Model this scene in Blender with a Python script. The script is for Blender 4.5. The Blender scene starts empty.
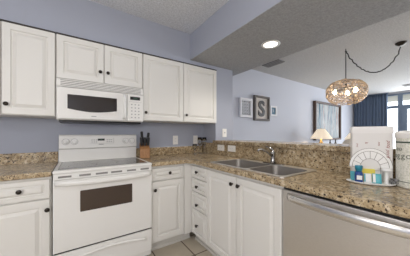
import bpy, bmesh, math, random
from mathutils import Matrix, Vector
from mathutils.geometry import tessellate_polygon
random.seed(7)
sc = bpy.context.scene
COL = sc.collection
PI = math.pi

# ------------------------------------------------------------------ camera, world, exposure
cd = bpy.data.cameras.new('camera'); cam = bpy.data.objects.new('camera', cd); COL.objects.link(cam)
cam.location = (0.1508, -2.4825, 1.1985)
cam.rotation_euler = (PI/2, 0, -math.radians(34.044))
cd.sensor_width = 36; cd.lens = 190.45/410*36
cd.shift_y = 5.85/410
cd.clip_start = 0.02
sc.camera = cam
sc.view_settings.view_transform = 'Standard'; sc.view_settings.look = 'None'
sc.view_settings.exposure = -0.02; sc.view_settings.gamma = 1.0; sc.view_settings.use_curve_mapping = False

w = bpy.data.worlds.new('world'); sc.world = w; w.use_nodes = True
wn = w.node_tree.nodes; wn['Background'].inputs[0].default_value = (0.86, 0.93, 1.0, 1); wn['Background'].inputs[1].default_value = 3.2

def lamp(name, kind, loc, energy, color=(1, 1, 1), size=0.1, size_y=None, rot=(0, 0, 0), **kw):
    d = bpy.data.lights.new(name, kind); d.energy = energy; d.color = color
    if kind == 'AREA':
        d.size = size
        if size_y: d.shape = 'RECTANGLE'; d.size_y = size_y
    else: d.shadow_soft_size = size
    for k, v in kw.items(): setattr(d, k, v)
    o = bpy.data.objects.new(name, d); COL.objects.link(o); o.location = loc; o.rotation_euler = rot
    return o
# added fill lights without fixtures, then the daylight at the balcony windows
lamp('kitchen_high_fill', 'POINT', (0.45, -2.25, 2.25), 9, (1.0, 0.95, 0.88), 0.10)  # added fill to brighten soffit side and ceiling, no fixture
lamp('kitchen_low_fill', 'POINT', (-1.15, -2.35, 1.35), 40, (1.0, 0.95, 0.88), 0.10)  # added low fill for ceiling and lower cabinet fronts, not a floor lamp
lamp('entry_fill', 'POINT', (-0.7, -4.2, 1.7), 70, (1.0, 0.95, 0.88), 0.2)  # added fill behind the camera for the cabinet fronts, no fixture
lamp('dining_fill', 'POINT', (4.2, -3.9, 2.0), 42, (1.0, 0.96, 0.91), 0.25)  # added fill to brighten the living-room side, no fixture
lamp('living_room_daylight', 'AREA', (8.34, -2.6, 1.3), 150, (0.90, 0.95, 1.0), 2.2, 3.6, (0, PI/2, 0))

# ------------------------------------------------------------------ materials
def mat(name, col, rough=0.5, metal=0.0, emit=None, es=1.0, spec=0.5, trans=0.0, alpha=1.0, coat=0.0):
    m = bpy.data.materials.new(name); m.use_nodes = True
    b = m.node_tree.nodes['Principled BSDF']
    b.inputs['Base Color'].default_value = (*col, 1); b.inputs['Roughness'].default_value = rough
    b.inputs['Metallic'].default_value = metal; b.inputs['Specular IOR Level'].default_value = spec
    b.inputs['Transmission Weight'].default_value = trans; b.inputs['Alpha'].default_value = alpha
    b.inputs['Coat Weight'].default_value = coat
    if emit: b.inputs['Emission Color'].default_value = (*emit, 1); b.inputs['Emission Strength'].default_value = es
    return m
def N(m, t, **kw):
    n = m.node_tree.nodes.new(t)
    for k, v in kw.items(): setattr(n, k, v)
    return n
def L(m, a, b): m.node_tree.links.new(a, b)
def pos(m): return N(m, 'ShaderNodeNewGeometry').outputs['Position']
def B(m): return m.node_tree.nodes['Principled BSDF']
def ramp(m, fac, stops, interp='LINEAR'):
    r = N(m, 'ShaderNodeValToRGB'); r.color_ramp.interpolation = interp
    e = r.color_ramp.elements
    while len(e) < len(stops): e.new(0.5)
    for i, (p, c) in enumerate(stops): e[i].position = p; e[i].color = (*c, 1)
    L(m, fac, r.inputs[0]); return r.outputs[0]
def noise(m, scale, detail=3, vec=None, rough=0.5):
    n = N(m, 'ShaderNodeTexNoise'); n.inputs['Scale'].default_value = scale; n.inputs['Detail'].default_value = detail
    n.inputs['Roughness'].default_value = rough
    L(m, vec if vec is not None else pos(m), n.inputs['Vector']); return n.outputs['Fac']
def bump(m, fac, strength, dist):
    b = N(m, 'ShaderNodeBump'); b.inputs['Strength'].default_value = strength; b.inputs['Distance'].default_value = dist
    L(m, fac, b.inputs['Height']); L(m, b.outputs[0], B(m).inputs['Normal'])
def mixc(m, fac, a, b, mode='MIX'):
    x = N(m, 'ShaderNodeMix', data_type='RGBA', blend_type=mode)
    if isinstance(fac, float): x.inputs[0].default_value = fac
    else: L(m, fac, x.inputs[0])
    for i, v in ((6, a), (7, b)):
        if isinstance(v, tuple): x.inputs[i].default_value = (*v, 1)
        else: L(m, v, x.inputs[i])
    return x.outputs[2]
def mapped(m, scale=(1, 1, 1), loc=(0, 0, 0)):
    n = N(m, 'ShaderNodeMapping'); n.inputs['Scale'].default_value = scale; n.inputs['Location'].default_value = loc
    L(m, pos(m), n.inputs['Vector']); return n.outputs[0]

M = {}
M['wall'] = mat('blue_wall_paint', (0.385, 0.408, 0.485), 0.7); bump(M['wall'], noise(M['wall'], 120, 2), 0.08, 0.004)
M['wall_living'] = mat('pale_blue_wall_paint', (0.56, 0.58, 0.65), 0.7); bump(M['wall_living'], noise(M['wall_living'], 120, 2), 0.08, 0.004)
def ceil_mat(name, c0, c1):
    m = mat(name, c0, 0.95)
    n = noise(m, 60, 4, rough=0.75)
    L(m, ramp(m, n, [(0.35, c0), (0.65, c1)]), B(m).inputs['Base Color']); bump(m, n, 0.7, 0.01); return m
M['ceiling'] = ceil_mat('popcorn_ceiling', (0.58, 0.60, 0.64), (0.84, 0.865, 0.91))
M['ceiling_soffit'] = ceil_mat('popcorn_soffit_shaded', (0.31, 0.318, 0.335), (0.43, 0.44, 0.46))  # darker copy of the popcorn ceiling, soffit shade put into the colour
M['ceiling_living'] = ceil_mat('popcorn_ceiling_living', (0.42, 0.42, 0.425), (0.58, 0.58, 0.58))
M['cab'] = mat('white_cabinet', (0.76, 0.745, 0.71), 0.42)
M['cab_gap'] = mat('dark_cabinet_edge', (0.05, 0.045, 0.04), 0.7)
M['toe'] = mat('toe_kick_white', (0.62, 0.60, 0.56), 0.55)
M['bronze'] = mat('dark_bronze', (0.035, 0.028, 0.022), 0.35, 0.7)
M['white'] = mat('white_enamel', (0.80, 0.79, 0.765), 0.38)
M['white_plastic'] = mat('white_plastic', (0.84, 0.835, 0.82), 0.4)
M['offwhite'] = mat('offwhite_plastic', (0.86, 0.84, 0.80), 0.45)
M['grey_print'] = mat('grey_print', (0.33, 0.33, 0.34), 0.6)
M['slot'] = mat('vent_slot_grey', (0.22, 0.21, 0.20), 0.6)
M['black'] = mat('black_plastic', (0.012, 0.012, 0.013), 0.35)
M['blackglass'] = mat('black_glass', (0.03, 0.022, 0.016), 0.03, spec=0.8)
M['ovenglass'] = mat('oven_window_glass', (0.055, 0.035, 0.025), 0.09, spec=0.8)
M['cookglass'] = mat('cooktop_glass', (0.12, 0.125, 0.13), 0.12, spec=0.8)
n_ = noise(M['cookglass'], 400, 1); L(M['cookglass'], ramp(M['cookglass'], n_, [(0.45, (0.05, 0.053, 0.056)), (0.6, (0.15, 0.153, 0.156))]), B(M['cookglass']).inputs['Base Color'])
M['burner'] = mat('burner_ring_print', (0.30, 0.30, 0.31), 0.2)
M['led'] = mat('green_led', (0.02, 0.03, 0.02), 0.3, emit=(0.25, 0.6, 0.35), es=0.25)
m = M['steel'] = mat('brushed_stainless', (0.60, 0.575, 0.545), 0.40, 1.0)
nz = noise(m, 60, 2, mapped(m, (1, 1, 30))); L(m, ramp(m, nz, [(0.3, (0.74, 0.71, 0.67)), (0.7, (0.84, 0.81, 0.77))]), B(m).inputs['Base Color'])
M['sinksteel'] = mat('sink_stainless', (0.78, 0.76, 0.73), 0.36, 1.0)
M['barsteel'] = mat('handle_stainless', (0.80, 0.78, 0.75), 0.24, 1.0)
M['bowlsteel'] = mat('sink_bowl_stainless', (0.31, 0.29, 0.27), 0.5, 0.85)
M['chrome'] = mat('chrome', (0.40, 0.39, 0.38), 0.22, 1.0)
m = M['wood'] = mat('knife_block_wood', (0.35, 0.17, 0.07), 0.5)
nz = noise(m, 14, 3, mapped(m, (12, 12, 1))); L(m, ramp(m, nz, [(0.3, (0.27, 0.12, 0.045)), (0.7, (0.46, 0.24, 0.10))]), B(m).inputs['Base Color'])
M['darkwood'] = mat('dark_wood', (0.07, 0.042, 0.028), 0.45)
m = M['granite'] = mat('brown_granite', (0.4, 0.3, 0.2), 0.22)
base = ramp(m, noise(m, 34, 4, rough=0.6), [(0.32, (0.22, 0.15, 0.08)), (0.43, (0.37, 0.285, 0.17)), (0.56, (0.49, 0.40, 0.26)), (0.68, (0.62, 0.545, 0.41))])
big = ramp(m, noise(m, 9, 4, rough=0.6), [(0.36, (0.62, 0.58, 0.54)), (0.52, (1.1, 1.06, 1.03))])
base = mixc(m, 0.8, base, big, 'MULTIPLY')
spot = ramp(m, noise(m, 74, 3, mapped(m, loc=(3, 5, 7)), 0.55), [(0.365, (1, 1, 1)), (0.41, (0, 0, 0))])
spot2 = ramp(m, noise(m, 120, 2, mapped(m, loc=(13, 1, 2)), 0.55), [(0.36, (1, 1, 1)), (0.40, (0, 0, 0))])
L(m, mixc(m, spot2, mixc(m, spot, base, (0.035, 0.025, 0.02)), (0.11, 0.06, 0.035)), B(m).inputs['Base Color'])
m = M['tile'] = mat('beige_floor_tile', (0.5, 0.45, 0.37), 0.4)
bk = N(m, 'ShaderNodeTexBrick', offset=0.0, squash=1.0)
L(m, mapped(m, loc=(-0.13, 0.536, 0)), bk.inputs['Vector'])
for k, v in (('Scale', 1.0), ('Mortar Size', 0.006), ('Mortar Smooth', 0.1), ('Brick Width', 0.33), ('Row Height', 0.33), ('Bias', 0.0)): bk.inputs[k].default_value = v
bk.inputs['Color1'].default_value = (0.50, 0.455, 0.38, 1); bk.inputs['Color2'].default_value = (0.46, 0.415, 0.345, 1); bk.inputs['Mortar'].default_value = (0.07, 0.04, 0.025, 1)
L(m, mixc(m, 0.35, bk.outputs[0], mixc(m, noise(m, 9, 5), (0.35, 0.31, 0.25), (0.75, 0.70, 0.62)), 'OVERLAY'), B(m).inputs['Base Color'])
m = M['curtain'] = mat('slate_blue_curtain', (0.12, 0.165, 0.245), 0.85)
M['winframe'] = mat('window_frame_blue_grey', (0.16, 0.21, 0.29), 0.5)
M['glass'] = mat('window_glass', (1, 1, 1), 0.0, trans=1.0); B(M['glass']).inputs['IOR'].default_value = 1.02
M['drinkglass'] = mat('clear_glass', (0.95, 0.97, 0.98), 0.03, trans=1.0)
M['smokeglass'] = mat('dark_glass_rim', (0.03, 0.03, 0.04), 0.1, spec=0.8)
M['balcony'] = mat('balcony_stucco', (0.24, 0.23, 0.19), 0.9)
M['shade'] = mat('lamp_shade_linen', (0.84, 0.74, 0.60), 0.8, emit=(1.0, 0.82, 0.60), es=0.5)
M['brass'] = mat('antique_brass', (0.40, 0.27, 0.12), 0.35, 0.8)
M['bulb'] = mat('warm_bulb', (1, 0.9, 0.7), 0.4, emit=(1.0, 0.80, 0.52), es=30)
M['canlight'] = mat('can_light_lens', (1, 1, 1), 0.4, emit=(1.0, 0.95, 0.86), es=6)
M['ring'] = mat('champagne_ring', (0.56, 0.43, 0.31), 0.28, 0.7)
M['crystal'] = mat('glass_bead', (0.90, 0.82, 0.72), 0.15, spec=0.9)
M['cord'] = mat('black_cord', (0.02, 0.02, 0.02), 0.6)
M['vent'] = mat('ceiling_vent_grey', (0.20, 0.20, 0.20), 0.6)
M['framedark'] = mat('weathered_grey_frame', (0.13, 0.115, 0.105), 0.6)
M['framewhite'] = mat('whitewashed_frame', (0.80, 0.80, 0.83), 0.6)
M['linen'] = mat('linen_mat', (0.66, 0.61, 0.57), 0.8)
M['pewter'] = mat('pewter_letter', (0.055, 0.05, 0.05), 0.5, 0.2)
M['navy'] = mat('slate_backing', (0.05, 0.065, 0.10), 0.7)
M['teal_art'] = mat('blue_print', (0.10, 0.20, 0.28), 0.6)
m = M['art'] = mat('striped_abstract', (0.5, 0.5, 0.5), 0.6)
na = noise(m, 3.1, 4, mapped(m, (2.9, 1, 0.10)), 0.6)
L(m, ramp(m, na, [(0.33, (0.03, 0.06, 0.10)), (0.385, (0.04, 0.11, 0.16)), (0.41, (0.13, 0.22, 0.29)), (0.445, (0.42, 0.45, 0.47)), (0.468, (0.04, 0.09, 0.14)), (0.487, (0.44, 0.47, 0.48)), (0.525, (0.40, 0.41, 0.40)), (0.54, (0.24, 0.06, 0.045)), (0.555, (0.60, 0.62, 0.62)), (0.59, (0.04, 0.12, 0.18)), (0.63, (0.42, 0.44, 0.45))]), B(m).inputs['Base Color'])
M['carton'] = mat('white_carton', (0.76, 0.74, 0.72), 0.5)
M['cartonlid'] = mat('white_carton_lid', (0.80, 0.78, 0.76), 0.4)
M['redink'] = mat('red_ink', (0.32, 0.07, 0.06), 0.6)
M['taupeink'] = mat('taupe_ink', (0.20, 0.165, 0.15), 0.6)
M['whiteink'] = mat('white_ink', (0.88, 0.87, 0.85), 0.5)
m = M['tub'] = mat('speckled_tub', (0.62, 0.60, 0.52), 0.45)
L(m, ramp(m, noise(m, 130, 3), [(0.35, (0.62, 0.62, 0.53)), (0.55, (0.82, 0.80, 0.73))]), B(m).inputs['Base Color'])
M['greenink'] = mat('dark_green_ink', (0.045, 0.07, 0.05), 0.5)
M['greytext'] = mat('grey_green_ink', (0.17, 0.19, 0.15), 0.5)
M['blue'] = mat('blue_bottle', (0.01, 0.06, 0.26), 0.2, coat=0.4)
M['tealcap'] = mat('teal_cap', (0.02, 0.22, 0.32), 0.3)
M['teal'] = mat('teal_packet', (0.10, 0.45, 0.52), 0.4)
M['yellow'] = mat('yellow_sponge', (0.78, 0.66, 0.12), 0.9)
M['cream'] = mat('cream_upholstery', (0.80, 0.72, 0.61), 0.9)
M['darkbottle'] = mat('dark_bottle_glass', (0.03, 0.03, 0.04), 0.15)
M['wire'] = mat('grey_wire', (0.25, 0.25, 0.25), 0.3, 0.6)

# ------------------------------------------------------------------ mesh helpers
I4 = Matrix.Identity(4)
def frame(origin, right, out):
    r = Vector(right).normalized(); o = Vector(out).normalized(); u = o.cross(r)
    m = Matrix((r, u, o)).transposed().to_4x4(); m.translation = Vector(origin); return m
class MB:
    def __init__(s): s.bm = bmesh.new()
    def _merge(s, t, mx):
        t.transform(mx); me = bpy.data.meshes.new('t'); t.to_mesh(me); t.free(); s.bm.from_mesh(me); bpy.data.meshes.remove(me); return s
    def box(s, a, b, bev=0.0, mx=I4, seg=2):
        t = bmesh.new(); bmesh.ops.create_cube(t, size=1)
        a, b = Vector(a), Vector(b)
        for v in t.verts: v.co = Vector([(a[i]+b[i])/2 + v.co[i]*abs(b[i]-a[i]) for i in range(3)])
        if bev: bmesh.ops.bevel(t, geom=t.edges[:], offset=bev, segments=seg, affect='EDGES', profile=0.5)
        return s._merge(t, mx)
    def lathe(s, prof, mx=I4, n=24, sx=1.0, sy=1.0):
        t = bmesh.new(); rings = []
        for r, z in prof:
            if r < 1e-5: rings.append([t.verts.new((0, 0, z))])
            else: rings.append([t.verts.new((sx*r*math.cos(2*PI*i/n), sy*r*math.sin(2*PI*i/n), z)) for i in range(n)])
        for A, C in zip(rings, rings[1:]):
            for i in range(n):
                j = (i+1) % n
                q = [A[i % len(A)], A[j % len(A)], C[j % len(C)], C[i % len(C)]]
                q2 = []
                for v in q:
                    if v not in q2: q2.append(v)
                if len(q2) > 2: t.faces.new(q2)
        bmesh.ops.recalc_face_normals(t, faces=t.faces[:])
        return s._merge(t, mx)
    def tube(s, pts, r, n=8, mx=I4, closed=False, rz=None):
        t = bmesh.new(); pts = [Vector(p) for p in pts]; rings = []; K = len(pts); up0 = None
        for k in range(K):
            if closed: d = pts[(k+1) % K]-pts[k-1]
            else: d = pts[min(k+1, K-1)]-pts[max(k-1, 0)]
            d.normalize()
            if up0 is None: up0 = Vector((0, 0, 1)) if abs(d.z) < 0.9 else Vector((1, 0, 0))
            a = (up0 - d*up0.dot(d)).normalized(); up0 = a; b = d.cross(a)
            rr = r[k] if isinstance(r, (list, tuple)) else r
            r2 = rz if rz else rr
            rings.append([t.verts.new(pts[k] + a*r2*math.sin(2*PI*i/n) + b*rr*math.cos(2*PI*i/n)) for i in range(n)])
        R = range(K) if closed else range(K-1)
        for k in R:
            A, C = rings[k], rings[(k+1) % K]
            for i in range(n): t.faces.new([A[i], A[(i+1) % n], C[(i+1) % n], C[i]])
        if not closed: t.faces.new(rings[0][::-1]); t.faces.new(rings[-1])
        bmesh.ops.recalc_face_normals(t, faces=t.faces[:])
        return s._merge(t, mx)
    def rings(s, mx, w, h, prof):
        """rectangular ring profile: list of (inset, z); closes the last ring with a face"""
        t = bmesh.new(); R = []
        for ins, z in prof:
            R.append([t.verts.new(p) for p in ((ins, ins, z), (w-ins, ins, z), (w-ins, h-ins, z), (ins, h-ins, z))])
        t.faces.new(R[0][::-1])
        for A, C in zip(R, R[1:]):
            for i in range(4): t.faces.new([A[i], A[(i+1) % 4], C[(i+1) % 4], C[i]])
        t.faces.new(R[-1])
        return s._merge(t, mx)
    def slab(s, outer, holes, z0, z1, mx=I4):
        t = bmesh.new(); loops = [outer]+holes
        polys = [[Vector((x, y, 0)) for x, y in lp] for lp in loops]
        flat = [p for lp in polys for p in lp]
        tris = tessellate_polygon(polys)
        tv = [t.verts.new((p.x, p.y, z1)) for p in flat]; bv = [t.verts.new((p.x, p.y, z0)) for p in flat]
        for tr in tris:
            try: t.faces.new([tv[i] for i in tr]); t.faces.new([bv[i] for i in tr][::-1])
            except ValueError: pass
        o = 0
        for lp in loops:
            k = len(lp)
            for i in range(k): t.faces.new([tv[o+i], tv[o+(i+1) % k], bv[o+(i+1) % k], bv[o+i]])
            o += k
        bmesh.ops.recalc_face_normals(t, faces=t.faces[:])
        return s._merge(t, mx)
    def text(s, body, size, mx, ext=0.0004, shear=0.0, offset=0.0, align='CENTER'):
        c = bpy.data.curves.new('t', 'FONT'); c.body = body; c.size = size; c.extrude = ext; c.shear = shear; c.offset = offset
        c.align_x = align; c.align_y = 'CENTER'
        o = bpy.data.objects.new('t', c); COL.objects.link(o)
        dg = bpy.context.evaluated_depsgraph_get(); dg.update()
        me = bpy.data.meshes.new_from_object(o.evaluated_get(dg))
        t = bmesh.new(); t.from_mesh(me); bpy.data.objects.remove(o); bpy.data.curves.remove(c); bpy.data.meshes.remove(me)
        return s._merge(t, mx)
    def obj(s, name, m, parent=None, smooth=False, bevel=0.0, label=None):
        me = bpy.data.meshes.new(name); org = wloc(parent) if parent else Vector((0, 0, 0))
        s.bm.transform(Matrix.Translation(-org))
        s.bm.to_mesh(me); s.bm.free(); me.materials.append(m)
        o = bpy.data.objects.new(name, me); COL.objects.link(o)
        if parent: o.parent = parent
        if smooth:
            for p in me.polygons: p.use_smooth = True
            md = None
        if bevel:
            md = o.modifiers.new('bevel', 'BEVEL'); md.width = bevel; md.segments = 3; md.limit_method = 'ANGLE'; md.angle_limit = math.radians(40)
        if label: o['label'] = label
        return o
def wloc(o):
    v = Vector((0, 0, 0))
    while o: v = v + o.location; o = o.parent
    return v
def tag(o, label, cat, group=None):
    o['label'] = label; o['category'] = cat
    if group: o['group'] = group
    return o
def thing(name, label, cat, loc, group=None):
    o = bpy.data.objects.new(name, None); o.empty_display_size = 0.1; COL.objects.link(o); o.location = loc
    return tag(o, label, cat, group)
def solo(name, mb, m, loc, label, cat, group=None, **kw):
    """a thing that is one mesh, with its origin at loc"""
    mb.bm.transform(Matrix.Translation(-Vector(loc)))
    o = mb.obj(name, m, None, **kw); o.location = loc
    return tag(o, label, cat, group)
def struct(name, mb, m, **kw):
    o = mb.obj(name, m, None, **kw); o['kind'] = 'structure'; return o
def T(x, y, z): return Matrix.Translation((x, y, z))
def Rx(a): return Matrix.Rotation(a, 4, 'X')
def Ry(a): return Matrix.Rotation(a, 4, 'Y')
def Rz(a): return Matrix.Rotation(a, 4, 'Z')

# ------------------------------------------------------------------ room shell
X0, X1, Y0 = -1.9, 8.4, -5.2
ZC, ZS = 2.498, 2.163
struct('floor', MB().box((X0-.1, Y0-.1, -0.1), (X1+1.6, 0.3, 0)), M['tile'])
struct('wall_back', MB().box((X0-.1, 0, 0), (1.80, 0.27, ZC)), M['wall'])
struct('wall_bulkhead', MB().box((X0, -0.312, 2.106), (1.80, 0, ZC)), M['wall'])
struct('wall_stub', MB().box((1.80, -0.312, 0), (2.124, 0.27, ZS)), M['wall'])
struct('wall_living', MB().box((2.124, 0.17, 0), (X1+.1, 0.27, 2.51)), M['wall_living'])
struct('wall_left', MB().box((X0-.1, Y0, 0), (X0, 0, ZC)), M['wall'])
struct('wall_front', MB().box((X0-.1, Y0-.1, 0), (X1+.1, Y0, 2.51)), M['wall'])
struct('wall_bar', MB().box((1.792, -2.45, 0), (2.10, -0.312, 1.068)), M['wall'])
struct('ceiling', MB().box((X0-.1, Y0, ZC), (1.3827, 0.1, ZC+.1)), M['ceiling'])
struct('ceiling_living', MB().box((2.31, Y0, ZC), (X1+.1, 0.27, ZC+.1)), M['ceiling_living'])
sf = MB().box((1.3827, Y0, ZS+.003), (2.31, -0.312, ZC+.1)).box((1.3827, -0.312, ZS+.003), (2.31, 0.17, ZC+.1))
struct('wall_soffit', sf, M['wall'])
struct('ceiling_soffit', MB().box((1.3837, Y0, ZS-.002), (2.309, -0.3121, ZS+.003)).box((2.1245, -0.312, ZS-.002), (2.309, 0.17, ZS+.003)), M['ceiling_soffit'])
# far wall with the glazed balcony front
struct('wall_far', MB().box((X1, -0.45, 0), (X1+.1, 0.17, ZC)).box((X1, Y0, 2.45), (X1+.1, -0.45, ZC)).box((X1, Y0, 0), (X1+.1, -4.45, 2.45)), M['wall_living'])
wf = MB()
for y0, y1 in ((-0.53, -0.45), (-1.035, -0.935), (-1.95, -1.87), (-2.9, -2.8), (-3.8, -3.7), (-4.45, -4.37)):
    wf.box((X1+.01, y0, 0), (X1+.08, y1, 2.45))
wf.box((X1+.012, -4.45, 2.40), (X1+.078, -0.45, 2.45)).box((X1+.012, -4.45, 2.0), (X1+.078, -0.45, 2.08)).box((X1+.012, -4.45, 0), (X1+.078, -0.45, 0.06))
for y0 in (-1.92, ):   # the balcony door's own sash
    wf.box((X1-.02, -1.14, 0.05), (X1+.05, -1.03, 2.02)).box((X1-.02, -1.86, 0.05), (X1+.05, -1.80, 2.02)).box((X1-.018, -1.86, 1.95), (X1+.048, -1.04, 2.02)).box((X1-.018, -1.86, 0.05), (X1+.048, -1.04, 0.15))
win = struct('window_1', wf, M['winframe'])
g = MB().box((X1+.04, -4.4, 0.03), (X1+.046, -0.5, 2.42)).obj('pane', M['glass'], win)
struct('balcony_ceiling', MB().box((X1+.1, Y0, 2.40), (X1+1.6, 0.3, 2.55)), M['balcony'])

# ------------------------------------------------------------------ cabinets
def knob(parent, mx, x, y, z=0.022):
    return MB().lathe([(0.0001, 0), (0.007, 0), (0.006, 0.010), (0.010, 0.014), (0.0155, 0.019), (0.0165, 0.024), (0.013, 0.029), (0, 0.031)], mx @ T(x, y, z), 16).obj('knob', M['bronze'], parent, smooth=True)
def front(mb, mx, x0, x1, y0, y1, k=1.0, z=0.002, t=0.020):
    f = 0.050*k
    mb.rings(mx @ T(x0, y0, z), x1-x0, y1-y0, [(0, 0), (0, t-.004), (0.004, t), (f, t), (f+.003, t-.012), (f+.012*k, t-.0135), (f+.031*k, t-.003), (f+.036*k, t)])
    return mb
def cabinet(name, label, mx, width, y0, y1, depth, fronts, toe=False, top_edge=False, open_top=False):
    base = mx @ Vector((width/2, 0 if toe else y0, -depth/2))
    t = thing(name, label, 'cabinet', base)
    b = MB(); yb = 0.095 if toe else y0
    if open_top:
        b.box((0, yb, -depth), (.018, y1, -.018), 0, mx).box((width-.018, yb, -depth), (width, y1, -.018), 0, mx)
        b.box((.018, yb, -depth), (width-.018, yb+.018, -.018), 0, mx).box((0, yb, -.018), (width, y1, 0), 0, mx)
    else: b.box((0, yb, -depth), (width, y1, 0), 0, mx)
    b.obj('carcass', M['cab'], t)
    if toe: MB().box((0, 0, -depth), (width, 0.095, -.045), 0, mx).box((0, 0, -.045), (width, 0.03, -.034), 0.004, mx).obj('toe_kick', M['toe'], t)
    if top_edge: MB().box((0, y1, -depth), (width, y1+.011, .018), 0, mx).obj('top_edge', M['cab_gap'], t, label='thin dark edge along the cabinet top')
    for kind, a, c, d, e, kx, ky in fronts:
        o = front(MB(), mx, a, c, d, e, 0.62 if kind == 'drawer' else 1.0).obj(kind, M['cab'], t)
        if kx is not None: knob(o, mx, kx, ky)
    return t
UB = (1, 0, 0); UO = (0, -1, 0)
def back(x, y): return frame((x, y, 0), UB, UO)
yu = -0.323
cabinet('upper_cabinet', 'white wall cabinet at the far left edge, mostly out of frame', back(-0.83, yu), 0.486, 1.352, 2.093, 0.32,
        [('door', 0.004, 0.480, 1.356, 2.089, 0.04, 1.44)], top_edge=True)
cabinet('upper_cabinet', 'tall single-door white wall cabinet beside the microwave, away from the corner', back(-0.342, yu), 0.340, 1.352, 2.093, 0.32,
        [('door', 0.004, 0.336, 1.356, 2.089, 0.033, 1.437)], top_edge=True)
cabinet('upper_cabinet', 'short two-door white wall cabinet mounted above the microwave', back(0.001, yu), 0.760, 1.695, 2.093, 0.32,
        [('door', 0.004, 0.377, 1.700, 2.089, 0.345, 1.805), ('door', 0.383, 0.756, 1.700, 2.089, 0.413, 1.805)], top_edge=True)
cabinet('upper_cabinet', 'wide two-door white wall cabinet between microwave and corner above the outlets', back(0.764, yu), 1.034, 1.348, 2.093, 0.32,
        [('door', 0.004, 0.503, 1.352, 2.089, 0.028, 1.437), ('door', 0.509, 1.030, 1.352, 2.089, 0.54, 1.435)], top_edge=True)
yb = -0.603
cabinet('base_cabinet', 'white base cabinet with one drawer over one door, on the near side of the range', back(-0.62, yb), 0.612, 0, 0.872, 0.585,
        [('drawer', 0.20, 0.604, 0.712, 0.855, 0.436, 0.789), ('door', 0.20, 0.604, 0.110, 0.702, 0.590, 0.630)], toe=True, open_top=True)
t = cabinet('base_cabinet', 'narrow white base cabinet with drawer and door between the range and the corner', back(0.766, yb), 0.469, 0, 0.872, 0.585,
        [('drawer', 0.006, 0.362, 0.728, 0.850, 0.19, 0.795), ('door', 0.006, 0.362, 0.110, 0.716, 0.034, 0.637)], toe=True, open_top=True)
MB().box((1.134, yb-.020, 0.095), (1.2345, yb, 0.872)).obj('corner_filler', M['cab'], t)
xp = 1.235
def pen(y): return frame((xp, y, 0), (0, -1, 0), (-1, 0, 0))
cabinet('drawer_cabinet', 'narrow white stack of four drawers in the inside corner of the cabinets', pen(-0.624), 0.314, 0, 0.872, 0.53,
        [('drawer', 0.014, 0.311, 0.724, 0.850, 0.150, 0.795), ('drawer', 0.014, 0.311, 0.578, 0.714, 0.150, 0.640), ('drawer', 0.014, 0.311, 0.392, 0.568, 0.150, 0.448), ('drawer', 0.014, 0.311, 0.110, 0.382, 0.150, 0.230)], toe=True, open_top=True)
cabinet('sink_cabinet', 'wide white base cabinet with two tall doors under the sink', pen(-0.939), 0.826, 0, 0.872, 0.53,
        [('door', 0.003, 0.410, 0.110, 0.850, 0.375, 0.789), ('door', 0.417, 0.822, 0.110, 0.850, 0.452, 0.789)], toe=True, open_top=True)

# ------------------------------------------------------------------ countertops, bar
ZT, ZB = 0.914, 0.876
t = thing('countertop', 'brown granite countertop section on the near side of the range', 'countertop', (-0.31, -0.32, ZB))
MB().slab([(-0.66, -0.645), (-0.005, -0.645), (-0.005, -0.001), (-0.66, -0.001)], [], ZB, ZT).obj('slab', M['granite'], t, bevel=0.008)
solo('granite_backsplash', MB().box((-0.66, -0.021, ZT+.0005), (-0.005, -0.001, 1.016), 0.003), M['granite'], (-0.33, -0.011, ZT), 'low brown granite backsplash on the near side of the range', 'backsplash')
def arc(cx, cy, r, a0, a1, n=8): return [(cx+r*math.cos(math.radians(a0+(a1-a0)*i/n)), cy+r*math.sin(math.radians(a0+(a1-a0)*i/n))) for i in range(n+1)]
t = thing('countertop', 'L-shaped brown granite countertop running from the range round the corner past the sink', 'countertop', (1.3, -0.9, ZB))
xe, ye, rr = 1.193, -0.645, 0.09
SX0, SX1, SY0, SY1 = 1.272, 1.690, -1.735, -0.945       # sink rim sits over this opening
outer = [(0.767, ye)] + arc(xe-rr, ye-rr, rr, 90, 0) + [(xe, -2.45), (1.766, -2.45), (1.766, -0.001), (0.767, -0.001)]
MB().slab(outer, [[(SX0, SY0), (SX1, SY0), (SX1, SY1), (SX0, SY1)]], ZB, ZT).obj('slab', M['granite'], t, bevel=0.008)
solo('granite_backsplash', MB().box((0.767, -0.021, ZT+.0005), (1.765, -0.001, 1.016), 0.003), M['granite'], (1.27, -0.011, ZT), 'low brown granite backsplash behind the knife block and stemmed glasses', 'backsplash')
solo('granite_backsplash', MB().box((1.767, -2.45, 0.88), (1.791, -0.001, 1.068), 0.0), M['granite'], (1.779, -1.2, 0.88), 'tall brown granite backsplash behind the sink, below the raised bar top', 'backsplash')
solo('bar_top', MB().slab([(1.743, -2.47), (2.15, -2.47), (2.15, -0.314), (1.743, -0.314)], [], 1.069, 1.108), M['granite'], (1.95, -1.4, 1.069), 'raised granite bar top on the low wall behind the sink', 'bar', bevel=0.007)

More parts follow.
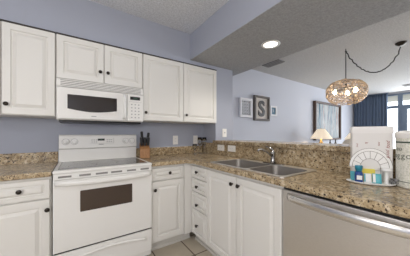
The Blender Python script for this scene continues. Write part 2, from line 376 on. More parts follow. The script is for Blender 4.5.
# ------------------------------------------------------------------ sink and faucet
t = thing('sink', 'double-bowl stainless steel sink set in the granite countertop', 'sink', (1.48, -1.34, 0.72))
RX0, RX1, RY0, RY1 = 1.250, 1.708, -1.752, -0.928
BA = (1.276, 1.628, -1.392, -0.953); BBX = (1.276, 1.628, -1.727, -1.412)
def rrect(x0, x1, y0, y1, r, n=5):
    return arc(x1-r, y0+r, r, -90, 0, n)+arc(x1-r, y1-r, r, 0, 90, n)+arc(x0+r, y1-r, r, 90, 180, n)+arc(x0+r, y0+r, r, 180, 270, n)
BA_, BB_ = rrect(BA[0], BA[1], BA[2], BA[3], .05), rrect(BBX[0], BBX[1], BBX[2], BBX[3], .05)
MB().slab(rrect(RX0, RX1, RY0, RY1, .03), [BA_, BB_], ZT+.0005, ZT+.006).obj('rim', M['sinksteel'], t, bevel=0.002)
def bowl(x0, x1, y0, y1, d):
    b = bmesh.new(); R = []
    for ins, z, r in ((0, ZT+.004, .05), (.004, ZT-.02, .05), (.014, ZT-d+.03, .05), (.03, ZT-d+.006, .05), (.06, ZT-d, .04)):
        R.append([b.verts.new((x, y, z)) for x, y in rrect(x0+ins, x1-ins, y0+ins, y1-ins, r)])
    k = len(R[0])
    for A, C in zip(R, R[1:]):
        for i in range(k): b.faces.new([A[i], C[i], C[(i+1) % k], A[(i+1) % k]])
    b.faces.new(R[-1][::-1]); bmesh.ops.recalc_face_normals(b, faces=b.faces[:]); bmesh.ops.reverse_faces(b, faces=b.faces[:])
    mb = MB(); mb._merge(b, I4); return mb
for q in (BA, BBX):
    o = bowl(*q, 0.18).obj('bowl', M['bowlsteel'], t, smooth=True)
    MB().lathe([(0.0001, 0.001), (0.03, 0.001), (0.042, 0.004), (0.044, 0.0)], T((q[0]+q[1])/2, (q[2]+q[3])/2, ZT-.1795), 20).obj('drain', M['chrome'], o, smooth=True)
fx, fy = 1.662, -1.372
t = thing('faucet', 'chrome single-lever faucet standing behind the sink', 'faucet', (fx, fy, ZT+.006))
z0 = ZT+.0065
MB().slab(rrect(fx-.026, fx+.026, fy-.11, fy+.11, .025), [], z0, z0+.009).obj('base_plate', M['chrome'], t, bevel=0.003)
MB().lathe([(0.0001, .009), (.026, .009), (.024, .03), (.021, .05), (.021, .095), (.0225, .10), (.020, .112), (0, .118)], T(fx, fy, z0), 20).obj('body', M['chrome'], t, smooth=True)
sp = [(fx-.005, fy, z0+.070), (fx-.05, fy, z0+.098), (fx-.10, fy, z0+.122), (fx-.15, fy, z0+.138), (fx-.195, fy, z0+.141), (fx-.207, fy, z0+.128)]
MB().tube(sp, [.013, .011, .010, .010, .010, .010], 12).obj('spout', M['chrome'], t, smooth=True)
MB().tube([(fx+.004, fy, z0+.112), (fx+.015, fy+.015, z0+.132), (fx-.012, fy+.07, z0+.158)], [.010, .008, .006], 10).obj('lever', M['chrome'], t, smooth=True)

# ------------------------------------------------------------------ range
t = thing('electric_range', 'white freestanding electric range with smooth glass cooktop', 'range', (0.381, -0.34, 0))
x0, x1 = 0.003, 0.759
MB().box((x0, -0.640, 0.02), (x1, -0.012, 0.895), 0.004).obj('body', M['white'], t)
ct = MB().box((x0-.001, -0.668, 0.892), (x1+.001, -0.012, 0.917), 0.008).obj('cooktop', M['white'], t)
MB().box((x0+.03, -0.612, 0.9165), (x1-.03, -0.125, 0.9195), 0.002).obj('glass', M['cookglass'], ct, label='speckled grey glass cooking surface')
for bx, by, br in ((0.20, -.48, .105), (0.56, -.47, .085), (0.20, -.24, .075), (0.56, -.24, .10)):
    MB().tube([(bx+br*math.cos(a*PI/16), by+br*math.sin(a*PI/16), .9196) for a in range(32)], .0022, 5, closed=True, rz=.0004).obj('burner_ring', M['burner'], ct)
bg = MB().box((x0, -0.075, 0.91), (x1, -0.012, 1.045), 0.004).obj('backguard', M['white'], t)
pm = MB()
pm.slab([(-0.070, 1.037), (-0.105, 1.048), (-0.098, 1.172), (-0.085, 1.190), (-0.014, 1.190), (-0.014, 1.037)], [], x0+.002, x1-.002, Matrix(((0, 0, 1, 0), (1, 0, 0, 0), (0, 1, 0, 0), (0, 0, 0, 1))))
cp = pm.obj('control_panel', M['white'], t, bevel=0.006)
fpan = frame((0, -0.1025, 0), UB, (0, -1, 0.056))
for kx in (0.062, 0.135, 0.632, 0.702):
    k = MB().lathe([(0.0001, 0), (.029, 0), (.029, .006), (.021, .008), (.019, .024), (.0165, .027), (0, .027)], frame((kx, -0.1015, 1.117), UB, (0, -1, 0.056)), 24).box((-.0045, -.020, .02), (.0045, .020, .034), .002, frame((kx, -0.1015, 1.117), UB, (0, -1, .056))).obj('knob', M['white_plastic'], cp, smooth=False)
    MB().tube([(kx+.031*math.cos(a*PI/12), -0.1025, 1.117+.031*math.sin(a*PI/12)) for a in range(24)], .0014, 5, closed=True).obj('knob_ring', M['grey_print'], k)
MB().box((0.345, -0.1045, 1.124), (0.412, -0.098, 1.146), .001).obj('display', M['black'], cp)
MB().text('12:00', .013, frame((0.378, -0.1047, 1.135), UB, UO), .0002).obj('digits', M['led'], cp)
for i in range(3):
    for j in range(2):
        for side, bx in ((0, 0.285), (1, 0.432)):
            MB().box((bx+i*.021, -0.1042, 1.107+j*.022), (bx+.013+i*.021, -0.098, 1.114+j*.022), .001).obj('button', M['grey_print'], cp)
MB().box((0.355, -0.1055, 1.080), (0.402, -0.10, 1.087), .001).obj('logo', M['grey_print'], cp)
MB().box((0.275, -0.1048, 1.0935), (0.505, -0.1, 1.095)).box((0.503, -0.1046, 1.095), (0.505, -0.1, 1.155)).obj('panel_outline', M['grey_print'], cp)
# vent strip + oven door
vs = MB().box((x0+.002, -0.660, 0.845), (x1-.002, -0.638, 0.891), 0.003).obj('vent_trim', M['white'], t)
for a, c in ((0.035, 0.12), (0.17, 0.25), (0.285, 0.375), (0.40, 0.49), (0.53, 0.61), (0.65, 0.73)):
    MB().box((a, -0.6615, 0.858), (c, -0.65, 0.874), .002).obj('vent_slot', M['slot'], vs)
dm = MB().box((x0+.001, -0.668, 0.292), (x1-.001, -0.641, 0.842), 0.007)
dr = dm.obj('oven_door', M['white'], t)
MB().slab(rrect(0.176, 0.574, 0.577, 0.746, .006, 2), [], 0, .004, frame((0, -0.6665, 0), UB, UO)).obj('window', M['ovenglass'], dr, label='dark brown oven window')
hp = [(0.02+0.722*i/20, -0.668-0.052*math.sin(PI*i/20)**0.45, 0.822-0.006*math.sin(PI*i/20)) for i in range(21)]
MB().tube(hp, .013, 12, rz=.021).obj('handle', M['white'], dr, smooth=True)
MB().box((x0+.004, -0.652, 0.276), (x1-.004, -0.638, 0.296)).obj('gap_shade', M['black'], t)  # black strip painting the shade in the gap above the drawer
wd = MB().box((x0+.001, -0.666, 0.075), (x1-.001, -0.641, 0.278), 0.007).obj('warming_drawer', M['white'], t)
MB().tube([(0.06+0.64*i/20, -0.666-.010, 0.205+0.035*math.sin(PI*i/20)) for i in range(21)], .010, 8, rz=.012).obj('pull', M['white'], wd, smooth=True)
MB().box((x0+.02, -0.61, 0.0), (x1-.02, -0.05, 0.03)).obj('base', M['black'], t)

# ------------------------------------------------------------------ microwave
t = thing('microwave', 'white over-the-range microwave hung below the short cabinet', 'microwave', (0.381, -0.2, 1.32))
MB().box((0.004, -0.362, 1.326), (0.758, -0.004, 1.690), 0.004).obj('body', M['white'], t)
MB().box((0.02, -0.35, 1.306), (0.74, -0.06, 1.3265), 0.004).obj('underside', M['black'], t)
gr = MB().box((0.006, -0.384, 1.620), (0.756, -0.36, 1.688), 0.004)
gr = gr.obj('vent_grille', M['white'], t)
for i in range(4):
    MB().box((0.035, -0.3855, 1.628+i*.0148), (0.728, -0.37, 1.634+i*.0148)).obj('grille_slot', M['slot'], gr)
dr = MB().box((0.006, -0.392, 1.332), (0.586, -0.362, 1.616), 0.010, seg=3).obj('door', M['white'], t)
wo = [(0.085, 1.425)]+[(0.085+0.405*i/12, 1.425-0.024*math.sin(PI*i/12)) for i in range(1, 12)]+[(0.49, 1.425), (0.49, 1.553), (0.085, 1.553)]
bo = [(0.072, 1.415)]+[(0.072+0.431*i/12, 1.415-0.026*math.sin(PI*i/12)) for i in range(1, 12)]+[(0.503, 1.415), (0.503, 1.565), (0.072, 1.565)]
MB().slab(bo, [wo], 0, .007, frame((0, -0.390, 0), UB, UO)).obj('window_frame', M['white'], dr, bevel=0.002)
MB().slab(wo, [], 0, .003, frame((0, -0.3905, 0), UB, UO)).obj('window', M['blackglass'], dr, label='dark tinted microwave window')
MB().tube([(0.558, -0.392, 1.355), (0.558, -0.412, 1.375), (0.558, -0.422, 1.42), (0.558, -0.425, 1.475), (0.558, -0.422, 1.53), (0.558, -0.412, 1.575), (0.558, -0.392, 1.595)], .013, 12).obj('handle', M['white_plastic'], dr, smooth=True)
MB().box((0.268, -0.3935, 1.361), (0.31, -0.39, 1.368)).obj('logo', M['grey_print'], dr)
cp = MB().box((0.589, -0.392, 1.332), (0.756, -0.362, 1.616), 0.008).obj('control_panel', M['white'], t)
MB().box((0.618, -0.394, 1.556), (0.720, -0.385, 1.590), .002).obj('display', M['black'], cp)
MB().text('12:00', .020, frame((0.669, -0.3942, 1.573), UB, UO), .0002).obj('digits', M['led'], cp)
for i in range(3):
    for j in range(5):
        MB().box((0.627+i*.036, -0.3932, 1.366+j*.034), (0.641+i*.036, -0.388, 1.376+j*.034), .001).obj('button', M['grey_print'], cp)
MB().box((0.605, -0.3930, 1.535), (0.738, -0.39, 1.5365)).obj('panel_line', M['grey_print'], cp)

# ------------------------------------------------------------------ dishwasher
t = thing('dishwasher', 'stainless steel dishwasher under the counter beside the sink cabinet', 'dishwasher', (1.5, -2.08, 0))
d0, d1 = -2.376, -1.772
MB().box((1.240, d0+.004, 0.02), (1.78, d1-.004, 0.868)).obj('tub', M['slot'], t)
MB().box((1.222, d0, 0.857), (1.262, d1, 0.871), 0.002).obj('control_strip', M['black'], t, label='black control strip on the door top')
dr = MB().box((1.214, d0+.002, 0.115), (1.240, d1-.002, 0.856), 0.005).obj('door', M['steel'], t)
hp = []
for i in range(25):
    f = i/24; yy = d1-.035-(d1-d0-.07)*f
    hp.append((1.214-0.036*math.sin(PI*f)**0.6, yy, 0.818))
MB().tube(hp, .009, 14, rz=.022).obj('handle', M['barsteel'], dr, smooth=True)
MB().box((1.262, d0, 0), (1.28, d1, 0.114)).obj('kick_plate', M['black'], t)

# ------------------------------------------------------------------ knife block and knives
kbx, kby = 0.835, -0.165
t = thing('knife_block', 'wooden knife block on the granite beside the range', 'knife block', (kbx, kby, ZT))
side = [(-.075, 0), (.065, 0), (.075, .12), (-.03, .20), (-.075, .11)]   # profile: depth (y, toward wall +), z
kmx = T(kbx, kby, ZT) @ Rz(math.radians(-12))
prof = [(-.07, 0), (.06, 0), (.08, .16), (.045, .175), (-.055, .102)]
MB().slab(prof, [], -.055, .055, kmx @ Matrix(((0, 0, 1, 0), (1, 0, 0, 0), (0, 1, 0, 0), (0, 0, 0, 1)))).obj('block', M['wood'], t, bevel=0.004)
slope_dir = Vector((0, 0.100, 0.075)).normalized(); nrm = Vector((0, -0.6, 0.8)).normalized()
k_i = 0
labels = ['tallest black-handled knife at the back left of the knife block', 'black-handled knife at the back right of the knife block', 'short black-handled knife at the front left of the knife block', 'short black-handled knife at the front middle of the knife block', 'short black-handled knife at the front right of the knife block']
for (lx, s, ln, tilt) in ((-.026, .098, .125, -.05), (.028, .092, .115, .14), (-.037, .045, .085, -.04), (.0, .045, .085, .0), (.037, .045, .085, .06)):
    p = Vector((lx, -.055, .102)) + slope_dir*s
    bx_ = kmx @ T(*p) @ T(0, 0, .008) @ Rx(math.radians(7)) @ Ry(tilt)
    kt = thing('knife', labels[k_i], 'knife', kmx @ p, 'knives in the wooden block'); k_i += 1
    MB().box((-.002, -.010, -.004), (.002, .010, .012), 0, bx_).obj('bolster', M['chrome'], kt)
    MB().box((-.0145, -.020, .010), (.0145, .020, ln+.022), .007, bx_).obj('handle', M['black'], kt)

# ------------------------------------------------------------------ outlets and switches
def plate(name, label, mx, wd, ht, kind, group=None):
    t = thing(name, label, 'switch' if kind == 'switch' else 'outlet', mx.translation, group)
    MB().box((-wd/2, -ht/2, 0.0005), (wd/2, ht/2, .006), .002, mx).obj('cover_plate', M['offwhite'], t)
    land = wd > ht
    if kind == 'switch':
        MB().box((-.012, -.026, .005), (.012, .026, .008), .001, mx).obj('rocker', M['white_plastic'], t)
        MB().box((-.005, -.004, .008), (.005, .010, .016), .001, mx).obj('toggle', M['slot'], t)
    else:
        for s in (-1, 1):
            c = T(s*.021, 0, 0) if land else T(0, s*.021, 0)
            r = MB().slab(rrect(-.015, .015, -.013, .013, .006, 3), [], .005, .0085, mx @ c).obj('receptacle', M['white_plastic'], t)
            MB().box((-.007, -.003, .008), (-.005, .006, .0088), 0, mx @ c).box((.005, -.003, .008), (.007, .006, .0088), 0, mx @ c).obj('slots', M['slot'], r)
    return t
plate('wall_outlet', 'white outlet alone on the blue wall below the wide wall cabinet', frame((1.318, 0, 1.11), UB, UO), .078, .125, 'outlet')
plate('wall_outlet', 'white outlet on the blue wall behind the stemmed glasses', frame((1.650, 0, 1.11), UB, UO), .078, .125, 'outlet')
plate('light_switch', 'white light switch on the end of the wall above the bar', frame((1.962, -0.312, 1.212), UB, UO), .078, .122, 'switch')
def penw(y, z): return frame((1.767, y, z), (0, -1, 0), (-1, 0, 0))
plate('wall_outlet', 'white outlet set sideways in the granite backsplash, nearest the corner', penw(-0.475, 1.012), .140, .078, 'outlet')
plate('wall_outlet', 'white outlet set sideways in the granite backsplash, nearest the sink', penw(-0.690, 1.014), .140, .078, 'outlet')

# ------------------------------------------------------------------ stemmed glasses in the corner
def goblet(x, y, label, h=.235):
    t = thing('wine_glass', label, 'glass', (x, y, ZT), 'stemmed glasses in the counter corner')
    MB().lathe([(0.0001, .001), (.032, .001), (.030, .004), (.006, .010), (.0045, .02), (.0045, h*.45), (.012, h*.50), (.030, h*.62), (.035, h*.75), (.031, h*.97), (.0295, h*.97), (.033, h*.75), (.028, h*.63), (.004, h*.52), (.0001, h*.515)], T(x, y, ZT), 20).obj('bowl', M['drinkglass'], t, smooth=True)
    MB().lathe([(.0285, h*.972), (.0318, h*.972), (.0312, h), (.0290, h), (.0285, h*.972)], T(x, y, ZT), 20).obj('rim', M['smokeglass'], t, smooth=True)
goblet(1.645, -0.135, 'dark-rimmed stemmed glass in the counter corner, beside the outlet')
goblet(1.705, -0.165, 'dark-rimmed stemmed glass touching close to the sink-side backsplash corner')
goblet(1.52, -0.20, 'shorter dark-rimmed stemmed glass standing in front of the other two', .14)

# ------------------------------------------------------------------ things on the counter by the box
bp, bq = Vector((1.556, -2.019)), Vector((1.630, -2.187))
bw = (bq-bp).length
bmx = frame((bp.x, bp.y, ZT), (bq.x-bp.x, bq.y-bp.y, 0), (-(bp.y-bq.y), -(bq.x-bp.x), 0))
t = thing('storage_box', 'tall white carton with red script and a fan-shaped print, against the backsplash', 'box', bmx @ Vector((bw/2, 0, -.05)))
MB().box((0, 0, -.10), (bw, .305, 0), .004, bmx).obj('carton', M['carton'], t)
lid = MB()
lid.rings(bmx @ T(-.003, .288, .003) @ Rx(-PI/2), bw+.006, .106, [(0, 0), (0, .02), (.003, .036), (.006, .040)])
lid.obj('lid', M['cartonlid'], t)
pr = MB(); cx, cy0 = bw*.46, .085
for r in (.046, .084, .099):
    pr.tube([(cx+1.0*r*math.cos(PI*i/24), cy0+1.15*r*math.sin(PI*i/24), .0006) for i in range(25)], .0011, 5, bmx, rz=.0006)
for i in range(9):
    a = PI*i/8
    pr.tube([(cx+1.0*r*math.cos(a), cy0+1.15*r*math.sin(a), .0006) for r in (.046, .084)], .0011, 5, bmx, rz=.0006)
pr.tube([(cx-.046, cy0, .0006), (cx-.046, .0, .0006)], .001, 5, bmx, rz=.0006).tube([(cx+.046, cy0, .0006), (cx+.046, .0, .0006)], .001, 5, bmx, rz=.0006)
for i in range(3): pr.tube([(cx-.046, .02+i*.025, .0006), (cx+.046, .02+i*.025, .0006)], .0009, 5, bmx, rz=.0006)
pr.obj('fan_print_lines', M['taupeink'], t)
wp = MB(); pts_o = [(cx+.100*1.0*math.cos(PI*i/24), cy0+.100*1.15*math.sin(PI*i/24)) for i in range(25)]; pts_i = [(cx+.046*1.0*math.cos(PI*i/24), cy0+.046*1.15*math.sin(PI*i/24)) for i in range(24, -1, -1)]
wp.slab(pts_o+pts_i, [], .0001, .0004, bmx).obj('fan_print', M['whiteink'], t)
for body, size, tx, ty, rot in (('food', .023, .885, .222, PI/2), ('good', .023, .870, .168, PI/2), ('w', .020, .36, .232, 0), ('food', .011, .13, .215, PI/2), ('food', .012, .67, .225, PI/2)):
    MB().text(body, size, bmx @ T(bw*tx, ty, .0007) @ Rz(rot), .0003, .3).obj('red_script', M['redink'], t)

cx_, cy_ = 1.643, -2.2735; cr = .078
t = thing('canister', 'round cream canister with a dark green band and lettering beside the white carton', 'canister', (cx_, cy_, ZT))
MB().lathe([(0.0001, 0), (cr-.004, 0), (cr, .004), (cr, .265), (cr-.003, .268), (0, .268)], T(cx_, cy_, ZT), 48).obj('tub', M['tub'], t, smooth=False)
MB().lathe([(cr-.01, .262), (cr+.004, .262), (cr+.004, .288), (cr-.002, .297), (cr*.6, .302), (0.0001, .300)], T(cx_, cy_, ZT), 48).obj('lid', M['cartonlid'], t)
MB().lathe([(cr-.002, .236), (cr+.001, .236), (cr+.001, .244), (cr-.002, .244)], T(cx_, cy_, ZT), 48).obj('band', M['greenink'], t)
MB().lathe([(cr-.002, .030), (cr+.001, .030), (cr+.001, .034), (cr-.002, .034)], T(cx_, cy_, ZT), 48).obj('band', M['greytext'], t)
def wrap_text(body, size, ang0, z, mx):
    mb = MB()
    for i, ch in enumerate(body):
        a = ang0 + i*size*.56/cr
        o = Vector((cx_+cr*math.cos(a), cy_+cr*math.sin(a), ZT+z))
        mb.text(ch, size, frame(o, (-math.sin(a), math.cos(a), 0), (math.cos(a), math.sin(a), 0)), .0008)
    return mb
MBt = wrap_text('eo', .034, math.radians(127), .205, None); MBt.obj('lettering', M['greytext'], t)
wrap_text('oggo', .042, math.radians(116), .168, None).obj('lettering', M['greytext'], t)

px = lambda x, z, y: bmx @ Vector((x, z, y))      # carton frame: x along, z up, y out of its front
t = thing('tray', 'thin white oval tray holding the blue bottle, sponge and packets', 'tray', px(bw*.4, 0, .05))
MB().lathe([(0.0001, .002), (.85, .002), (1.0, .010), (1.0, .013), (.84, .005), (.0001, .005)], bmx @ T(bw*.40, 0, .056) @ Rx(-PI/2) @ Matrix.Diagonal((.108, .050, 1, 1)), 40).obj('dish', M['white_plastic'], t, smooth=True)
bz = .0055
bo_ = px(bw*.13, bz, .066)
t = thing('soap_bottle', 'small blue dish soap bottle with teal cap on the tray', 'bottle', bo_)
k = 1.38
MB().lathe([(r_*k, z_*k) for r_, z_ in ((0.0001, 0), (.016, 0), (.0175, .004), (.0175, .032), (.016, .042), (.011, .048), (.0001, .048))], T(*bo_), 20, 1, .8).obj('bottle', M['blue'], t, smooth=True)
MB().lathe([(r_*k, z_*k) for r_, z_ in ((.012, .046), (.0135, .048), (.016, .058), (.017, .066), (.015, .070), (.0001, .070))], T(*bo_), 16, 1, .8).obj('cap', M['tealcap'], t, smooth=True)
MB().box((-.012, .018, .0), (.012, .042, .0012), .0004, Matrix.Translation(bo_) @ bmx.to_3x3().to_4x4() @ T(0, 0, .0235)).obj('label', M['whiteink'], t)
def packet(x, y, wdt, hgt, m, label, name='packet', strip=None, tilt=-.25):
    o = px(x, bz, y); mx = bmx @ T(x, bz, y) @ Rx(tilt)
    t = thing(name, label, 'packet', o)
    MB().rings(mx @ T(-wdt/2, 0, 0), wdt, hgt, [(0, 0), (.003, .0025), (.010, .005)]).obj('wrapper', m, t)
    if strip: MB().box((wdt*strip[0]-wdt/2, .004, .003), (wdt*strip[1]-wdt/2, hgt-.004, .0056), .001, mx).obj('stripe', strip[2], t)
packet(bw*.02, .030, .030, .055, M['teal'], 'teal packet leaning half hidden behind the blue soap bottle')
packet(bw*.36, .054, .034, .052, M['white_plastic'], 'white packet with a teal edge standing right of the blue soap bottle', strip=(.02, .2, M['teal']))
packet(bw*.58, .052, .040, .054, M['teal'], 'teal and white packet at the front of the tray below the yellow sponge', strip=(.05, .35, M['white_plastic']))
o_ = px(bw*.37, .048, .022)
solo('sponge', MB().box((-.036, bz, .010), (.036, .078, .026), .004, bmx @ T(bw*.37, 0, 0) @ Rx(-.08)), M['yellow'], o_, 'yellow sponge standing upright behind the packets on the tray', 'sponge')
o_ = px(bw*.84, .004, .045)
t = thing('dish_brush', 'small white dish brush standing head up beside the tray', 'brush', o_)
ob = bmx @ T(bw*.82, .0, .025) @ Rx(-PI/2)
MB().lathe([(0.0001, .001), (.014, .001), (.010, .02), (.008, .075), (.0001, .078)], ob, 16).obj('handle', M['white_plastic'], t, smooth=True)
MB().lathe([(0.0001, .072), (.018, .072), (.024, .078), (.024, .084), (.018, .092), (.0001, .094)], ob, 20).obj('head', M['white_plastic'], t, smooth=True)
cm = MB(); random.seed(3)
pts = []
for i in range(90):
    a = i*.55; pts.append(bmx @ Vector((bw*1.0+.020*math.cos(a)*(1+.3*math.sin(i*1.7)), .010+.028*abs(math.sin(i*.37)), .040+.012*math.sin(a))))
solo('charging_cable', cm.tube(pts, .0013, 6), M['wire'], px(bw, .0, .04), 'tangled thin grey cable on the granite between carton and canister', 'cable', smooth=True)

# ------------------------------------------------------------------ pictures on the living-room wall
yw = 0.17
def hung(x, z): return frame((x, yw, z), UB, UO)
t = thing('wall_art', 'small white fretwork panel in a pale frame, left of the letter picture', 'picture', (2.90, yw, 1.705))
h = hung(2.885, 1.705)
MB().slab([(-.165, -.185), (.165, -.185), (.165, .185), (-.165, .185)], [[(-.125, -.145), (.125, -.145), (.125, .145), (-.125, .145)]], .001, .05, h).obj('picture_frame', M['framewhite'], t, bevel=.004)
MB().box((-.126, -.146, .002), (.126, .146, .012), 0, h).obj('backing', M['navy'], t)
lt = MB()
for i in range(4):
    for j in range(5):
        u, v = -.094+i*.0627, -.116+j*.058
        lt.tube([(u+.030*math.cos(a*PI/6), v+.027*math.sin(a*PI/6), .022) for a in range(12)], .0085, 5, h, closed=True, rz=.006)
lt.obj('fretwork', M['framewhite'], t)
t = thing('wall_art', 'square shadow-box picture of a pewter letter S in a weathered dark frame', 'picture', (3.345, yw, 1.725))
h = hung(3.345, 1.725)
MB().slab([(-.232, -.255), (.232, -.255), (.232, .255), (-.232, .255)], [[(-.196, -.217), (.196, -.217), (.196, .217), (-.196, .217)]], .001, .060, h).obj('picture_frame', M['framedark'], t, bevel=.003)
MB().box((-.197, -.218, .002), (.197, .218, .020), 0, h).obj('linen_mat', M['linen'], t)
MB().text('S', .44, h @ T(0, -.02, .028), .008, 0, .012).obj('letter', M['pewter'], t)
t = thing('wall_art', 'smallest picture on the wall, pale frame with a dark blue print, right of the letter', 'picture', (3.735, yw, 1.70))
h = hung(3.735, 1.70)
MB().slab([(-.115, -.11), (.115, -.11), (.115, .11), (-.115, .11)], [[(-.075, -.075), (.075, -.075), (.075, .075), (-.075, .075)]], .001, .045, h).obj('picture_frame', M['framewhite'], t, bevel=.003)
MB().box((-.076, -.076, .002), (.076, .076, .02), 0, h).obj('print', M['teal_art'], t)
MB().text('3', .09, h @ T(0, 0, .0205), .001).obj('figure', M['framewhite'], t)
t = thing('painting', 'large abstract painting of blue, white and rust vertical streaks in a dark wooden frame', 'painting', (6.3, yw, 1.55))
h = hung(6.30, 1.56)
MB().slab([(-.80, -.54), (.80, -.54), (.80, .54), (-.80, .54)], [[(-.745, -.485), (.745, -.485), (.745, .485), (-.745, .485)]], .001, .075, h).obj('picture_frame', mat('walnut_frame', (0.085, 0.05, 0.036), 0.5), t, bevel=.003)
MB().box((-.746, -.486, .002), (.746, .486, .03), 0, h).obj('canvas', M['art'], t)

# ------------------------------------------------------------------ ceiling fixtures
t = thing('recessed_light', 'round lit recessed light in the low soffit ceiling', 'light', (1.878, -1.182, ZS-.002))
MB().lathe([(.068, -.001), (.098, -.001), (.100, -.006), (.074, -.010), (.068, -.001)], T(1.878, -1.182, ZS-.002), 32).obj('trim_ring', M['white_plastic'], t, smooth=True)
MB().lathe([(.0001, -.004), (.072, -.004), (.072, -.0015), (.0001, -.0015)], T(1.878, -1.182, ZS-.002), 32).obj('lens', M['canlight'], t)
lamp('recessed_bulb', 'SPOT', (1.878, -1.182, ZS-.03), 28, (1.0, 0.93, 0.82), 0.07, spot_size=math.radians(150), spot_blend=0.6)
def vent(label, a, b, n, loc):
    t = thing('ceiling_vent', label, 'vent', loc)
    MB().box(a, b, .002).obj('frame', M['vent'], t)
    for i in range(n):
        f = (i+.5)/n; xx = a[0]+(b[0]-a[0])*f
        MB().box((xx-.006, a[1]+.02, a[2]-.006), (xx+.006, b[1]-.02, a[2]), 0).obj('slat', M['slot'] if i % 2 else M['grey_print'], t)
vent('grey slatted ceiling vent just beyond the edge of the low soffit', (3.06, -0.46, ZC-.014), (3.24, -0.10, ZC), 6, (3.15, -.28, ZC-.014))
vent('dark ceiling vent near the balcony windows', (7.32, -1.62, ZC-.014), (7.55, -1.22, ZC), 6, (7.43, -1.4, ZC-.014))

hx, hy = 3.565, -1.275
kx_, ky_ = 3.984, -1.797
zs_ = 1.832
t = thing('pendant_lamp', 'oval cage pendant lamp of champagne rings hung on a swagged black cord', 'lamp', (hx, hy, zs_))
RXr, RZr = .250, .180
sm = MB(); random.seed(11); n = 150
for i in range(n):
    zz = 1-2*(i+.5)/n; ph = i*2.399963
    rxy = (1-abs(zz)**2.6)**(1/2.6); d = Vector((rxy*math.cos(ph), rxy*math.sin(ph), zz))
    if zz < -0.93: continue
    p = Vector((hx+RXr*d.x, hy+RXr*d.y, zs_+RZr*d.z)); nn = Vector((d.x/RXr, d.y/RXr, d.z/RZr)).normalized()
    ref = Vector((0, 0, 1)) if abs(nn.z) < .95 else Vector((1, 0, 0)); a = nn.cross(ref).normalized()
    r = random.uniform(.026, .042)
    fm = frame(p+nn*random.uniform(-.008, .008), a, nn)
    sm.tube([(r*math.cos(q*PI/6), r*math.sin(q*PI/6), 0) for q in range(12)], .0050, 6, fm, closed=True)
    sm.lathe([(0.0001, -.008), (.0085, -.002), (.0085, .003), (.0001, .009)], fm, 6)
sm.obj('cage', M['ring'], t, smooth=True)
MB().tube([(hx+RXr*1.02*math.cos(q*PI/24), hy+RXr*1.02*math.sin(q*PI/24), zs_) for q in range(48)], .003, 5, closed=True).tube([(hx+.08*math.cos(q*PI/12), hy+.08*math.sin(q*PI/12), zs_+RZr) for q in range(24)], .004, 5, closed=True).tube([(hx-.08, hy, zs_+RZr), (hx+.08, hy, zs_+RZr)], .004, 5).tube([(hx, hy-.08, zs_+RZr), (hx, hy+.08, zs_+RZr)], .004, 5).obj('frame_hoop', M['bronze'], t)
st = MB().tube([(hx, hy, zs_+RZr+.02), (hx, hy, zs_+.06)], .012, 8)
for k in range(3):
    a = k*2*PI/3+.2; bxp = (hx+.145*math.cos(a), hy+.145*math.sin(a), zs_+.02)
    st.tube([(hx, hy, zs_+.07), (hx+.08*math.cos(a), hy+.08*math.sin(a), zs_+.075), (bxp[0], bxp[1], zs_+.055)], .006, 6)
    MB().lathe([(.0001, -.05), (.020, -.04), (.027, -.018), (.022, .008), (.012, .03), (.0001, .034)], T(*bxp), 16).obj('bulb', M['bulb'], t, smooth=True)
    lamp('pendant_bulb', 'POINT', (bxp[0], bxp[1], zs_-.0), 24, (1.0, 0.86, 0.66), 0.012)
st.obj('socket_cluster', M['bronze'], t)
cpts = [(hx, hy, zs_+RZr+.01+(ZC-.03-zs_-RZr)*i/6) for i in range(7)]
MB().tube(cpts, .0065, 8).obj('drop_cord', M['cord'], t)
sw = []
for i in range(37):
    f = i/36; 
    zz = (ZC-.035) + (-.025)*f - .345*(4*f*(1-f))**0.85*(1+.25*(f-.5))
    sw.append((hx+(kx_-hx)*f+.009*math.sin(i*1.9), hy+(ky_-hy)*f+.009*math.cos(i*2.3), zz))
MB().tube(sw, .0075, 8).obj('swag_cord', M['cord'], t)
MB().tube([(hx, hy, ZC), (hx, hy, ZC-.03), (hx+.012, hy-.012, ZC-.045), (hx, hy, ZC-.05)], .005, 8).obj('ceiling_hook', M['bronze'], t)
MB().lathe([(.0001, -.045), (.02, -.045), (.055, -.022), (.064, -.006), (.064, 0), (.0001, 0)], T(kx_, ky_, ZC-.0005), 28).obj('canopy', M['bronze'], t, smooth=True)

# ------------------------------------------------------------------ curtain
b = bmesh.new(); rows = []
ny, nzv = 170, 12
for j in range(nzv+1):
    z = .02+(2.475-.02)*j/nzv; row = []
    for i in range(ny+1):
        f = i/ny; yy = 0.135+(-0.735-0.135)*f
        amp = .035*(1-.35*j/nzv)+.008*math.sin(f*23)
        row.append(b.verts.new((8.27+amp*math.sin(f*2*PI*11+.5*math.sin(f*9)+.25*math.sin(j*.6+f*7)), yy, z)))
    rows.append(row)
for A, C in zip(rows, rows[1:]):
    for i in range(ny): b.faces.new([A[i], A[i+1], C[i+1], C[i]])
mb = MB(); mb._merge(b, I4)
t = thing('curtain', 'pleated slate blue curtain drawn to the side of the balcony windows', 'curtain', (8.27, -.3, 0.02))
o = mb.obj('drape', M['curtain'], t, smooth=True); md = o.modifiers.new('thick', 'SOLIDIFY'); md.thickness = .004
MB().box((8.24, -0.76, 2.478), (8.30, 0.15, 2.496)).obj('track', M['winframe'], t)

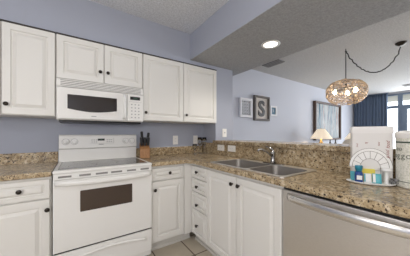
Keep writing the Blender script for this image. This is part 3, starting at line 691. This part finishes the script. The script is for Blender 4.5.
# ------------------------------------------------------------------ living-room furniture glimpsed over the bar
def table(name, label, x, y, wx, wy, h):
    t = thing(name, label, 'table', (x, y, 0))
    MB().box((x-wx/2, y-wy/2, h-.035), (x+wx/2, y+wy/2, h), .004).obj('top', M['darkwood'], t)
    for sx in (-1, 1):
        for sy in (-1, 1):
            MB().box((x+sx*(wx/2-.03)-.022, y+sy*(wy/2-.03)-.022, 0), (x+sx*(wx/2-.03)+.022, y+sy*(wy/2-.03)+.022, h-.035), .003).obj('leg', M['darkwood'], t)
def tlamp(label, x, y, zt, zb0, zb1, r0, r1, e):
    t = thing('table_lamp', label, 'lamp', (x, y, zt))
    zn = zb0-zt
    MB().lathe([(.0001, 0), (.075, 0), (.075, .015), (.03, .03), (.025, .05), (.06, .09), (.07, .13), (.05, zn*.7), (.022, zn*.85), (.02, zn+.02), (.0001, zn+.02)], T(x, y, zt), 24).obj('base', M['brass'], t, smooth=True)
    MB().tube([(x, y, zb0), (x, y, zb1+.01)], .006, 8).obj('stem', M['brass'], t)
    o = MB().lathe([(r0, zb0), (r1, zb1), (r1-.003, zb1), (r0-.003, zb0), (r0, zb0)], T(x, y, 0), 36).obj('shade', M['shade'], t, smooth=True)
    MB().lathe([(.0001, zb1+.005), (.010, zb1+.005), (.010, zb1+.02), (.0001, zb1+.03)], T(x, y, 0), 12).obj('finial', M['brass'], t)
    lamp('table_lamp_bulb', 'POINT', (x, y, (zb0+zb1)/2), e, (1.0, 0.80, 0.55), 0.03)
table('console_table', 'dark console table against the pale wall carrying the lit lamp', 5.25, -0.19, 1.3, .42, .75)
tlamp('lit table lamp with cream coolie shade standing below the painting', 5.05, -0.24, .7505, 1.082, 1.316, .238, .08, 7)
table('side_table', 'dark side table farther into the living room carrying the second lamp', 6.30, -0.62, .5, .5, .70)
tlamp('second cream-shaded table lamp half hidden behind the white carton', 6.28, -0.60, .7005, 1.05, 1.36, .31, .09, 6)
def dbottle(x, y, h, label):
    solo('bottle', MB().lathe([(.0001, 0), (.034, 0), (.036, .01), (.036, h*.6), (.015, h*.78), (.013, h), (.0001, h)], T(x, y, .7505), 16), M['darkbottle'], (x, y, .7505), label, 'bottle', 'bottles on the console table', smooth=True)
dbottle(5.56, -.225, .300, 'dark bottle top peeking over the bar, nearest the lit lamp')
dbottle(5.68, -.30, .305, 'dark bottle top peeking over the bar, farther from the lit lamp')
cxh, cyh = 4.20, -1.00
t = thing('dining_chair', 'cream upholstered dining chair with rounded back, seen above the bar', 'chair', (cxh, cyh, 0))
cmx = T(cxh, cyh, 0) @ Rz(math.radians(60))
MB().box((-.23, -.23, .40), (.23, .23, .48), .03, cmx, 3).obj('seat', M['cream'], t, smooth=True)
bkp = [(-.22, .46), (.22, .46), (.22, .96)]+[(.22*math.cos(PI*i/12), .98+.135*math.sin(PI*i/12)) for i in range(1, 12)]+[(-.22, .96)]
MB().slab(bkp, [], -.23, -.17, cmx @ Matrix(((1, 0, 0, 0), (0, 0, 1, 0), (0, 1, 0, 0), (0, 0, 0, 1)))).obj('backrest', M['cream'], t, bevel=.02)
for sx in (-1, 1):
    for sy in (-1, 1): MB().box((sx*.2-.018, sy*.2-.018, 0), (sx*.2+.018, sy*.2+.018, .405), .003, cmx).obj('leg', M['darkwood'], t)
